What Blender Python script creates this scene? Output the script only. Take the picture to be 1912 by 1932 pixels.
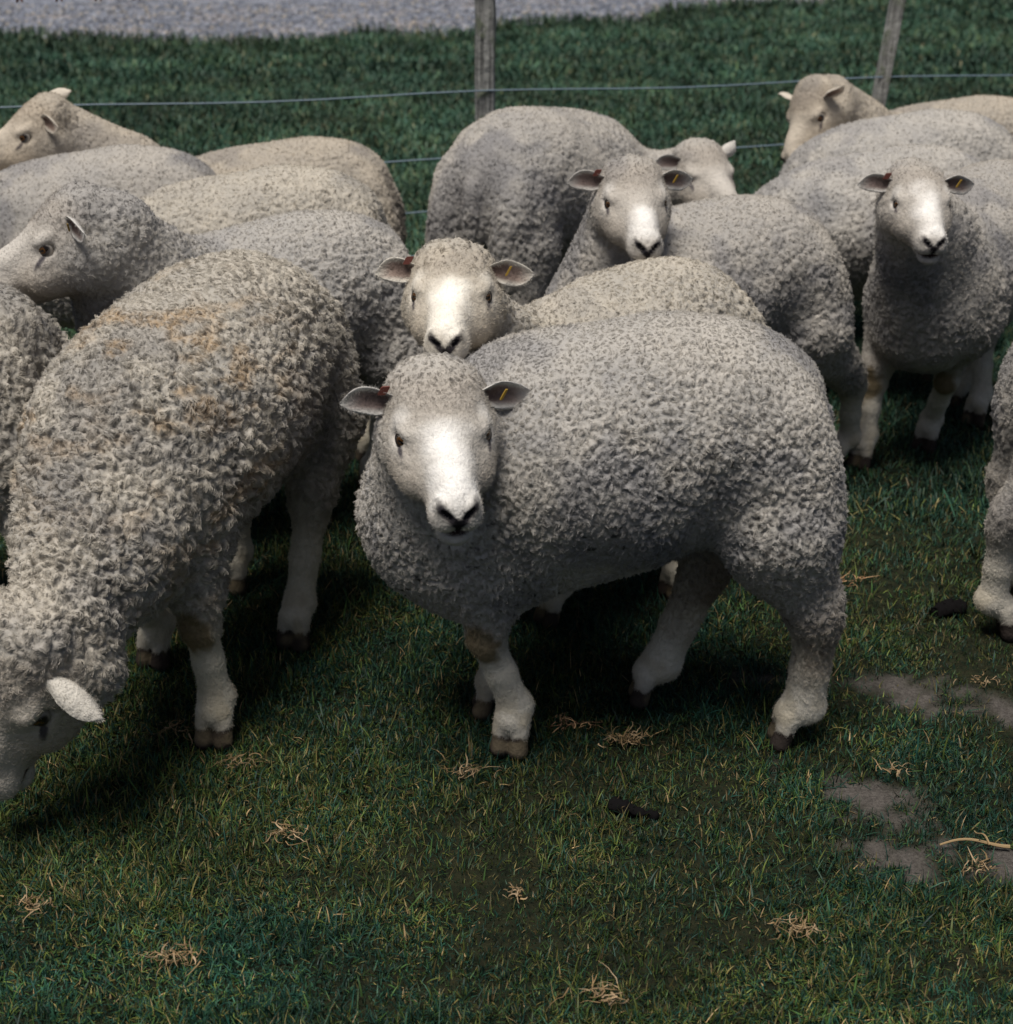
import bpy, math, random, time
import numpy as np
from mathutils import Vector, Matrix

T0 = time.time()
sc = bpy.context.scene
for o in list(bpy.data.objects):
    bpy.data.objects.remove(o)
col = sc.collection
rng = np.random.default_rng(7)
random.seed(7)

# ------------------------------------------------------------ camera
CAM_H, PITCH, FOC, CX, CY = 1.40, math.radians(24.0), 2700.0, 956.0, 966.0
cam = bpy.data.objects.new("camera", bpy.data.cameras.new("camera"))
col.objects.link(cam); sc.camera = cam
cam.location = (0, 0, CAM_H)
cam.rotation_euler = (math.radians(90) - PITCH, 0, 0)
cam.data.sensor_fit = 'HORIZONTAL'; cam.data.sensor_width = 36
cam.data.lens = 36 * FOC / 1912
cam.data.clip_start = 0.05; cam.data.clip_end = 2000
cam.data.dof.use_dof = True
cam.data.dof.focus_distance = 2.35
cam.data.dof.aperture_fstop = 5.6

# ------------------------------------------------------------ light
SUN_EL, SUN_AZ = math.radians(73), math.radians(215)     # azimuth: clockwise from +Y (behind the camera, a little left)
w = bpy.data.worlds.new("World"); sc.world = w; w.use_nodes = True
nt = w.node_tree; nt.nodes.clear()
sky = nt.nodes.new('ShaderNodeTexSky'); sky.sky_type = 'NISHITA'; sky.sun_disc = False
sky.sun_elevation = SUN_EL; sky.sun_rotation = SUN_AZ
sky.air_density = 1.0; sky.dust_density = 4.0; sky.ozone_density = 1.0
bg = nt.nodes.new('ShaderNodeBackground'); bg.inputs[1].default_value = 0.044
wo = nt.nodes.new('ShaderNodeOutputWorld')
nt.links.new(sky.outputs[0], bg.inputs[0]); nt.links.new(bg.outputs[0], wo.inputs[0])
sl = bpy.data.lights.new("sun", 'SUN'); sl.energy = 3.8; sl.angle = math.radians(28)
sl.color = (1.0, 0.95, 0.87)
sun = bpy.data.objects.new("sun", sl); col.objects.link(sun)
sd = Vector((math.sin(SUN_AZ) * math.cos(SUN_EL), math.cos(SUN_AZ) * math.cos(SUN_EL), math.sin(SUN_EL)))
sun.rotation_euler = sd.to_track_quat('Z', 'Y').to_euler()
sc.view_settings.view_transform = 'Standard'; sc.view_settings.look = 'None'
sc.view_settings.exposure = 0.10; sc.view_settings.gamma = 1.0

# ------------------------------------------------------------ helpers
def ray(u, v):
    c, s = math.cos(PITCH), math.sin(PITCH)
    a, b = u - CX, CY - v
    return np.array([a, FOC * c + b * s, -FOC * s + b * c])
def on_h(u, v, h=0.0):            # world point seen at (u,v) at height h
    r = ray(u, v); t = (h - CAM_H) / r[2]
    return np.array([r[0] * t, r[1] * t, h])
def on_d(u, v, D):                # world point seen at (u,v) at forward distance D
    r = ray(u, v); t = D / r[1]
    return np.array([r[0] * t, D, CAM_H + r[2] * t])

def tag(o, label=None, cat=None, group=None, kind=None):
    if label: o['label'] = label
    if cat: o['category'] = cat
    if group: o['group'] = group
    if kind: o['kind'] = kind
    return o
def empty(name, loc, rz=0):
    o = bpy.data.objects.new(name, None); col.objects.link(o)
    o.location = loc; o.rotation_euler = (0, 0, rz); o.empty_display_size = 0.1
    return o
def mesh_np(name, V, F, mats, parent=None, smooth=True, attrs=None, colattrs=None, matidx=None):
    me = bpy.data.meshes.new(name)
    V = np.asarray(V, np.float32); F = np.asarray(F, np.int32)
    me.vertices.add(len(V)); me.vertices.foreach_set('co', V.ravel())
    k = F.shape[1]
    me.loops.add(F.size); me.loops.foreach_set('vertex_index', F.ravel())
    me.polygons.add(len(F))
    me.polygons.foreach_set('loop_start', np.arange(0, F.size, k, dtype=np.int32))
    me.polygons.foreach_set('loop_total', np.full(len(F), k, np.int32))
    if smooth: me.polygons.foreach_set('use_smooth', np.ones(len(F), bool))
    if matidx is not None: me.polygons.foreach_set('material_index', np.asarray(matidx, np.int32))
    me.update(calc_edges=True)
    for n, a in (attrs or {}).items():
        at = me.attributes.new(n, 'FLOAT', 'POINT'); at.data.foreach_set('value', np.asarray(a, np.float32))
    for n, a in (colattrs or {}).items():
        at = me.attributes.new(n, 'FLOAT_COLOR', 'POINT')
        c4 = np.ones((len(V), 4), np.float32); c4[:, :3] = a
        at.data.foreach_set('color', c4.ravel())
    for m in mats: me.materials.append(m)
    o = bpy.data.objects.new(name, me); col.objects.link(o)
    if parent: o.parent = parent
    return o

# ------------------------------------------------------------ materials
def newmat(name):
    m = bpy.data.materials.new(name); m.use_nodes = True
    nt = m.node_tree; nt.nodes.clear()
    out = nt.nodes.new('ShaderNodeOutputMaterial'); b = nt.nodes.new('ShaderNodeBsdfPrincipled')
    nt.links.new(b.outputs[0], out.inputs[0])
    return m, nt, b, out
class N:
    def __init__(s, nt): s.nt = nt
    def __call__(s, typ, inp=None, **kw):
        n = s.nt.nodes.new(typ)
        for k, v in kw.items(): setattr(n, k, v)
        for k, v in (inp or {}).items():
            if isinstance(v, bpy.types.NodeSocket): s.nt.links.new(v, n.inputs[k])
            else: n.inputs[k].default_value = v
        return n
    def math(s, op, a, b=0.0, c=0.0, clamp=False):
        return s('ShaderNodeMath', {0: a, 1: b, 2: c}, operation=op, use_clamp=clamp).outputs[0]
    def mix(s, f, a, b, typ='MIX'):
        n = s('ShaderNodeMix', data_type='RGBA', blend_type=typ)
        for i, v in ((0, f), (6, a), (7, b)):
            if isinstance(v, bpy.types.NodeSocket): s.nt.links.new(v, n.inputs[i])
            else: n.inputs[i].default_value = v if i == 0 else (*v[:3], 1)
        return n.outputs[2]
    def ramp(s, f, lo, hi, a=0.0, b=1.0):
        return s('ShaderNodeMapRange', {0: f, 1: lo, 2: hi, 3: a, 4: b}, interpolation_type='SMOOTHSTEP').outputs[0]

def fleece_mat(name, tint=(1, 1, 1), stain=None):
    m, nt, b, out = newmat(name); n = N(nt)
    co = n('ShaderNodeTexCoord').outputs['Object']
    wool = n('ShaderNodeAttribute', attribute_name='wool').outputs['Fac']
    cv = n('ShaderNodeAttribute', attribute_name='col').outputs['Color']
    g1 = n('ShaderNodeTexNoise', {'Vector': co, 'Scale': 5.0, 'Detail': 4.0, 'Roughness': .6}).outputs['Fac']
    g2 = n('ShaderNodeTexNoise', {'Vector': co, 'Scale': 90.0, 'Detail': 2.0, 'Roughness': .65}).outputs['Fac']
    c = n.mix(n.math('MULTIPLY', n.ramp(g1, .38, .68), wool), cv, n.mix(1.0, cv, (.80, .82, .86), 'MULTIPLY'))
    c = n.mix(n.ramp(g2, .35, .7, 0, .4), c, n.mix(1.0, c, (.72, .72, .74), 'MULTIPLY'))
    c = n.mix(1.0, c, tint, 'MULTIPLY')
    bp = n('ShaderNodeBump', {'Strength': .8, 'Distance': .004, 'Height': g2}); nt.links.new(bp.outputs[0], b.inputs['Normal'])
    nt.links.new(c, b.inputs['Base Color'])
    b.inputs['Roughness'].default_value = .95
    b.inputs['Specular IOR Level'].default_value = .1
    return m
def fibre_mat(name, tint=(1, 1, 1)):
    m, nt, b, out = newmat(name); n = N(nt)
    cv = n('ShaderNodeAttribute', attribute_name='col').outputs['Color']
    c = n.mix(1.0, cv, tint, 'MULTIPLY')
    nt.links.new(c, b.inputs['Base Color'])
    b.inputs['Roughness'].default_value = .8; b.inputs['Specular IOR Level'].default_value = .12
    return m

# ------------------------------------------------------------ numpy noise for the fleece
def _h(i, j, k, s):
    x = (i * 374761393 + j * 668265263 + k * 2147483647 + s * 974634777) & 0xffffffff
    x = ((x ^ (x >> 13)) * 1274126177) & 0xffffffff
    x = ((x ^ (x >> 16)) * 2246822519) & 0xffffffff
    return ((x ^ (x >> 15)) & 0xffffff) / float(0x1000000)
def vnoise(P, sc_, seed=0):
    Q = P * sc_ + 1000.0; I = np.floor(Q).astype(np.int64); f = Q - I; f = f * f * (3 - 2 * f); r = 0
    for a in (0, 1):
        for b in (0, 1):
            for c in (0, 1):
                wt = (f[:, 0] if a else 1 - f[:, 0]) * (f[:, 1] if b else 1 - f[:, 1]) * (f[:, 2] if c else 1 - f[:, 2])
                r = r + wt * _h(I[:, 0] + a, I[:, 1] + b, I[:, 2] + c, seed)
    return r
def worley(P, sc_, seed=0):
    Q = P * sc_ + 1000.0; I = np.floor(Q).astype(np.int64)
    f1 = np.full(len(P), 9.0); f2 = np.full(len(P), 9.0); cen = np.zeros((len(P), 3)); cid = np.zeros(len(P))
    for a in (-1, 0, 1):
        for b in (-1, 0, 1):
            for c in (-1, 0, 1):
                i, j, k = I[:, 0] + a, I[:, 1] + b, I[:, 2] + c
                pt = np.stack([i + _h(i, j, k, seed), j + _h(i, j, k, seed + 1), k + _h(i, j, k, seed + 2)], 1)
                v = pt - Q; d = np.sqrt(np.einsum('ij,ij->i', v, v))
                m = d < f1
                f2 = np.where(m, f1, np.minimum(f2, d)); cen[m] = v[m]; cid[m] = _h(i, j, k, seed + 3)[m]; f1 = np.where(m, d, f1)
    return f1, f2, cen / sc_, cid
def lockfield(P, lock, curl, an=(1, 1, .68)):
    wv = np.stack([vnoise(P, .6 / lock, 11), vnoise(P, .6 / lock, 12), vnoise(P, .6 / lock, 13)], 1) - .5
    Q = P + wv * lock * 1.5 * curl
    f1, f2, cen, cid = worley(Q * np.array(an), 1.0 / lock, 5)
    edge = np.clip((f2 - f1) / .45, 0, 1)          # 0 in the partings between locks
    return f1, edge, cen, cid, wv
def vert_normals(V, F):
    a = V[F[:, 2]] - V[F[:, 0]]; b = V[F[:, 3]] - V[F[:, 1]]; n = np.cross(a, b)
    N_ = np.zeros_like(V)
    for k in range(4):
        for c in range(3): N_[:, c] += np.bincount(F[:, k], n[:, c], len(V))
    return N_ / (np.linalg.norm(N_, axis=1, keepdims=True) + 1e-12)
def fibres(root, V, F, Nn, wool, C, dens, lock, curl, flen, frad, mat, seed, flow, world, an=(1, 1, .68)):
    """short curled wool fibres clumped into locks, rooted on the skin; one curves object"""
    r = np.random.default_rng(seed)
    a = V[F[:, 2]] - V[F[:, 0]]; b = V[F[:, 3]] - V[F[:, 1]]; ar = .5 * np.linalg.norm(np.cross(a, b), axis=1)
    fc = V[F].mean(1); fn = Nn[F].mean(1)
    wc = np.array([world @ Vector(p) for p in fc[::1]]) if False else fc @ np.array(world.to_3x3()).T + np.array(world.translation)
    wn = fn @ np.array(world.to_3x3()).T
    vd = np.array([0, 0, CAM_H]) - wc; dist = np.linalg.norm(vd, axis=1); cosv = np.einsum('ij,ij->i', wn, vd) / dist
    dep = wc[:, 1] * math.cos(PITCH) - (wc[:, 2] - CAM_H) * math.sin(PITCH)
    px = wc[:, 0] / dep
    ar = ar * (cosv > -.25) * (np.abs(px) < .46)
    cum = np.cumsum(ar); n = int(cum[-1] * dens)
    fi = np.searchsorted(cum, r.random(n) * cum[-1]).clip(0, len(F) - 1)
    u, v = r.random((n, 1)), r.random((n, 1)); q = F[fi]
    wts = [(1 - u) * (1 - v), u * (1 - v), u * v, (1 - u) * v]
    mixq = lambda A: sum(w_ * (A[q[:, k]] if A.ndim > 1 else A[q[:, k]][:, None]) for k, w_ in enumerate(wts))
    P = mixq(V); n_ = mixq(Nn); n_ /= np.linalg.norm(n_, axis=1, keepdims=True) + 1e-9
    W = mixq(wool)[:, 0]; Cc = mixq(C)
    keep = Cc.sum(1) > .35; P, n_, W, Cc = P[keep], n_[keep], W[keep], Cc[keep]; n = len(P)
    f1, edge, cen, cid, wv = lockfield(P, lock, curl, an)
    fl = flow(P); fl = fl - np.einsum('ij,ij->i', fl, n_)[:, None] * n_; fl /= np.linalg.norm(fl, axis=1, keepdims=True) + 1e-6
    L = (flen * W * (.50 + .65 * edge) + .0062 * (1 - W)) * (.7 + .6 * r.random(n))
    # direction: wool stands up and leans to its lock's heart; face and leg hair lies down along the flow
    ct = cen - np.einsum('ij,ij->i', cen, n_)[:, None] * n_
    th = cid * 6.283; t1 = fl; t2 = np.cross(n_, t1)
    sw = np.cos(th)[:, None] * t1 + np.sin(th)[:, None] * t2
    rnd = r.normal(0, 1, (n, 3))
    d0 = n_ * (.85 * W + .30)[:, None] + fl * (1.25 * (1 - W) + .25 * W)[:, None] + rnd * .16
    d0 /= np.linalg.norm(d0, axis=1, keepdims=True)
    K = 4; pts = np.zeros((n, K, 3), np.float32); cur = P - n_ * .0012; dr = d0; Wc = W[:, None]
    for k in range(K):
        pts[:, k] = cur
        t = (k + 1) / K
        dr = dr + Wc * (sw * .75 * curl + ct / lock * .8) + rnd * .10 - Wc * n_ * .18 * t
        dr = dr / np.linalg.norm(dr, axis=1, keepdims=True)
        cur = cur + dr * (L / (K - 1))[:, None]
    cu = bpy.data.hair_curves.new('fleece'); cu.add_curves([K] * n)
    cu.points.foreach_set('position', pts.ravel())
    ra = cu.attributes.get('radius') or cu.attributes.new('radius', 'FLOAT', 'POINT')
    rad = np.tile(np.array([1, .9, .75, .35], np.float32) * frad, (n, 1)) * (.7 + .6 * r.random((n, 1))) * (.55 + .45 * W[:, None])
    ra.data.foreach_set('value', rad.astype(np.float32).ravel())
    ca = cu.attributes.new('col', 'FLOAT_COLOR', 'CURVE')
    jit = (1 + r.normal(0, .10, (n, 1))) * (1 + .12 * (cid[:, None] - .5) * W[:, None])
    cc = np.ones((n, 4), np.float32); cc[:, :3] = np.clip(Cc * jit * 1.02, 0, .9); ca.data.foreach_set('color', cc.ravel())
    cu.materials.append(mat)
    o = bpy.data.objects.new('fleece', cu); col.objects.link(o); o.parent = root
    return n

def simple(name, c, rough=.6, spec=.3):
    m, nt, b, out = newmat(name)
    b.inputs['Base Color'].default_value = (*c, 1); b.inputs['Roughness'].default_value = rough
    b.inputs['Specular IOR Level'].default_value = spec
    return m
def eye_mat():
    m, nt, b, out = newmat('eye_amber'); n = N(nt)
    co = n('ShaderNodeTexCoord').outputs['Object']
    s = n('ShaderNodeSeparateXYZ', {0: co}).outputs
    # eyeball local: +X looks outward, pupil a horizontal slot
    r = n.math('SQRT', n.math('ADD', n.math('MULTIPLY', s[1], s[1]), n.math('MULTIPLY', s[2], s[2])))
    iris = n.math('LESS_THAN', r, .0088)
    pup = n.math('MULTIPLY', n.math('LESS_THAN', n.math('ABSOLUTE', s[2]), .0022), n.math('LESS_THAN', n.math('ABSOLUTE', s[1]), .006))
    c = n.mix(iris, (.010, .007, .006), (.09, .040, .012)); c = n.mix(pup, c, (.004, .004, .005))
    nt.links.new(c, b.inputs['Base Color']); b.inputs['Roughness'].default_value = .16; b.inputs['Specular IOR Level'].default_value = .35
    return m
EYE = eye_mat()
TAG_Y = simple('yellow_tag_plastic', (.30, .19, .03), .7)
TAG_R = simple('red_tag_plastic', (.14, .045, .035), .7)

# ------------------------------------------------------------ implicit body engine
def unit(a):
    a = np.asarray(a, float); return a / np.linalg.norm(a)
class Body:
    def __init__(s): s.p = []
    def cap(s, a, b, ra, rb, k=.04, wool=1., c=(.5, .5, .5), tau=1.0, paint=True):
        a = np.asarray(a, np.float32); b = np.asarray(b, np.float32)
        s.p.append(('c', a, b, ra, rb, k, wool, c, (a + b) / 2, np.linalg.norm(b - a) / 2 + max(ra, rb), False, paint))
    def ell(s, c0, r, R=None, k=.04, wool=1., c=(.5, .5, .5), sub=False, paint=True):
        c0 = np.asarray(c0, np.float32); r = np.asarray(r, np.float32)
        R = np.eye(3, dtype=np.float32) if R is None else np.asarray(R, np.float32)
        s.p.append(('e', c0, r, R, None, k, wool, c, c0, r.max(), sub, paint))
    @staticmethod
    def dist(q, P):
        if q[0] == 'c':
            ba = q[2] - q[1]; pa = P - q[1]
            t = np.clip(pa @ ba / max(float(ba @ ba), 1e-9), 0, 1)
            v = pa - t[:, None] * ba
            return np.sqrt(np.einsum('ij,ij->i', v, v)) - (q[3] + (q[4] - q[3]) * t)
        L = (P - q[1]) @ q[3]              # columns of R are the axes
        A = L / q[2]; B = A / q[2]
        k0 = np.sqrt(np.einsum('ij,ij->i', A, A)); k1 = np.sqrt(np.einsum('ij,ij->i', B, B))
        return k0 * (k0 - 1) / np.maximum(k1, 1e-6)
    def field(s, P, cull=True):
        d = np.full(len(P), 1.0, np.float32)
        for q in s.p:
            if cull:
                dd = P - q[8]; m = np.nonzero(np.einsum('ij,ij->i', dd, dd) < (q[9] + .07) ** 2)[0]
                if len(m) == 0: continue
                Q = P[m]; cur = d[m]
            else: m = slice(None); Q = P; cur = d
            di = s.dist(q, Q); k = q[5]
            if q[10]:
                di = -di; h = np.clip(.5 + .5 * (di - cur) / k, 0, 1)      # smooth subtraction
                d[m] = cur + (di - cur) * h + k * h * (1 - h)
            else:
                h = np.clip(.5 + .5 * (cur - di) / k, 0, 1)
                d[m] = cur + (di - cur) * h - k * h * (1 - h)
        return d
    def attrs(s, P):
        W = np.zeros(len(P), np.float32); A = np.zeros((len(P), 4), np.float32)
        dm = np.full(len(P), 9.0, np.float32); L = []
        for q in s.p:
            if q[10] or not q[11]: continue
            di = s.dist(q, P); L.append((di, q)); dm = np.minimum(dm, di)
        for di, q in L:
            wt = np.exp(-(di - dm) / .009)
            W += wt; A += wt[:, None] * np.array([q[6], *q[7]], np.float32)
        return A / W[:, None]
    def mesh(s, h=.005):
        lo = np.min([q[8] - q[9] for q in s.p if not q[10]], 0) - .03
        hi = np.max([q[8] + q[9] for q in s.p if not q[10]], 0) + .03
        f = 4; nc = np.ceil((hi - lo) / (h * f)).astype(int) + 1
        ax = [lo[i] + np.arange(nc[i] + 1) * h * f for i in range(3)]
        G = np.stack(np.meshgrid(*ax, indexing='ij'), -1).reshape(-1, 3).astype(np.float32)
        dc = s.field(G, cull=False).reshape([x + 1 for x in nc])
        nf = nc * f
        D = np.repeat(np.repeat(np.repeat(dc[:-1, :-1, :-1], f, 0), f, 1), f, 2)     # signed filler
        cc = np.stack([dc[a:nc[0] + a, b:nc[1] + b, c:nc[2] + c] for a in (0, 1) for b in (0, 1) for c in (0, 1)])
        act = np.abs(cc).min(0) < h * f * 1.3
        g = act.copy()                                                             # grow by one coarse cell
        for a in range(3):
            sh = np.roll(g, 1, a) | np.roll(g, -1, a) | g; g = sh
        A = np.repeat(np.repeat(np.repeat(act, f, 0), f, 1), f, 2)
        # include the far faces of the active blocks
        B = A.copy()
        B[1:] |= A[:-1]; C_ = B.copy(); C_[:, 1:] |= B[:, :-1]; A = C_.copy(); A[:, :, 1:] |= C_[:, :, :-1]
        idx = np.argwhere(A)
        P = (lo + idx * h).astype(np.float32)
        vals = np.concatenate([s.field(P[i:i + 400000]) for i in range(0, len(P), 400000)])
        D[A] = vals
        ins = D < 0
        n0, n1, n2 = D.shape
        cnt = np.zeros((n0 - 1, n1 - 1, n2 - 1), np.int8)
        for a in (0, 1):
            for b in (0, 1):
                for c in (0, 1): cnt += ins[a:n0 - 1 + a, b:n1 - 1 + b, c:n2 - 1 + c]
        cells = np.argwhere((cnt > 0) & (cnt < 8))
        vid = np.full(cnt.shape, -1, np.int32); vid[tuple(cells.T)] = np.arange(len(cells))
        acc = np.zeros((len(cells), 3)); num = np.zeros(len(cells))
        cor = [(a, b, c) for a in (0, 1) for b in (0, 1) for c in (0, 1)]
        cv = {q: D[cells[:, 0] + q[0], cells[:, 1] + q[1], cells[:, 2] + q[2]] for q in cor}
        for q in cor:
            for ax_ in range(3):
                if q[ax_]: continue
                r = list(q); r[ax_] = 1; r = tuple(r)
                x, y = cv[q], cv[r]; m = (x < 0) != (y < 0)
                t = np.where(m, x / np.where(m, x - y, 1), 0)
                p = np.array(q, float) + np.outer(t, np.eye(3)[ax_])
                acc[m] += p[m]; num[m] += 1
        V = (lo + (cells + acc / num[:, None]) * h).astype(np.float32)
        F = []
        for a in range(3):
            b, c = (a + 1) % 3, (a + 2) % 3
            s0 = [slice(None)] * 3; s1 = [slice(None)] * 3; s0[a] = slice(0, -1); s1[a] = slice(1, None)
            x, y = ins[tuple(s0)], ins[tuple(s1)]
            e = np.argwhere(x != y)
            e = e[(e[:, b] > 0) & (e[:, c] > 0)]
            sgn = x[tuple(e.T)]
            def g_(db, dc_):
                z = e.copy(); z[:, b] -= db; z[:, c] -= dc_
                ok = (z < np.array(vid.shape)).all(1); r = np.full(len(z), -1); r[ok] = vid[tuple(z[ok].T)]; return r
            q = np.stack([g_(1, 1), g_(0, 1), g_(0, 0), g_(1, 0)], 1)
            q = np.where(sgn[:, None], q, q[:, ::-1]); F.append(q[(q >= 0).all(1)])
        F = np.concatenate(F)
        e = h * .4; K = np.array([[1, -1, -1], [-1, -1, 1], [-1, 1, -1], [1, 1, 1]], np.float32)
        for _ in range(1):                                                          # pull the vertices onto the surface
            g = sum(k * s.field(V + k * e)[:, None] for k in K); gn = np.linalg.norm(g, axis=1, keepdims=True) + 1e-9
            d0 = s.field(V); V = V - g / gn * np.clip(d0, -h, h)[:, None]
        return V, F

WOOL = (.435, .410, .375); WHITE = (.53, .50, .46); TAN = (.43, .385, .33); HOOF = (.045, .036, .032); CREAM = (.66, .62, .54)

def ear_geo(side, H, base, axis, opening, L=.115, W=.031, curl=.55, droop=.012, wool=WHITE):
    """cupped leaf-shaped ear: side +1 = sheep's left. Returns verts, faces, colours in sheep-local space"""
    a = unit(axis); n = unit(np.asarray(opening) - np.dot(opening, a) * a); w_ = np.cross(n, a)
    nu, nv = 18, 11; T = .0035
    V, Cc = [], []
    for lay in (0, 1):
        for i in range(nu + 1):
            u = i / nu
            wid = W * (min(1, .45 + 1.5 * u)) * max(0.05, (1 - max(0, (u - .35) / .65) ** 3.0)) 
            for j in range(nv + 1):
                v = -1 + 2 * j / nv
                ang = v * curl * (1.9 - 1.1 * u)
                rad = wid / (curl * (1.9 - 1.1 * u))
                y = math.sin(ang) * rad; z = rad * (math.cos(ang) - 1) * -1.0
                th = T * (1 - abs(v) ** 4 * .8) * (1 - u ** 6 * .8)
                z += th if lay == 0 else -th
                p = np.asarray(base) + a * (u * L) + w_ * y + n * (z - .25 * W * math.sin(u * 3) - droop * u * u) + np.array([0, 0, 1.0]) * (.006 * math.sin(u * 5 + side) * u)
                V.append(p)
                if lay == 0:
                    rim = max(abs(v) ** 2.4 * 1.1, max(0, u - .55) * 1.5)
                    dk = np.array((.07, .042, .038)) * (1 - u) + np.array((.42, .33, .30)) * u
                    f = min(1, max(0, (rim - .14) / .45))
                    Cc.append(dk * (1 - f) + np.array(wool) * f)
                else: Cc.append(np.array(wool))
    m = (nu + 1) * (nv + 1); F = []
    for lay in (0, 1):
        for i in range(nu):
            for j in range(nv):
                q = [lay * m + i * (nv + 1) + j, lay * m + (i + 1) * (nv + 1) + j, lay * m + (i + 1) * (nv + 1) + j + 1, lay * m + i * (nv + 1) + j + 1]
                F.append(q if lay == 0 else q[::-1])
    for i in range(nu):
        for j, fl in ((0, 0), (nv, 1)):
            q = [i * (nv + 1) + j, (i + 1) * (nv + 1) + j, m + (i + 1) * (nv + 1) + j, m + i * (nv + 1) + j]
            F.append(q[::-1] if not fl else q)
    for j in range(nv):
        q = [nu * (nv + 1) + j, nu * (nv + 1) + j + 1, m + nu * (nv + 1) + j + 1, m + nu * (nv + 1) + j]; F.append(q[::-1])
    mid = V[int(9) * (nv + 1) + nv // 2 + (1)]
    return np.array(V), np.array(F), np.array(Cc), (a, n, w_)

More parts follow.
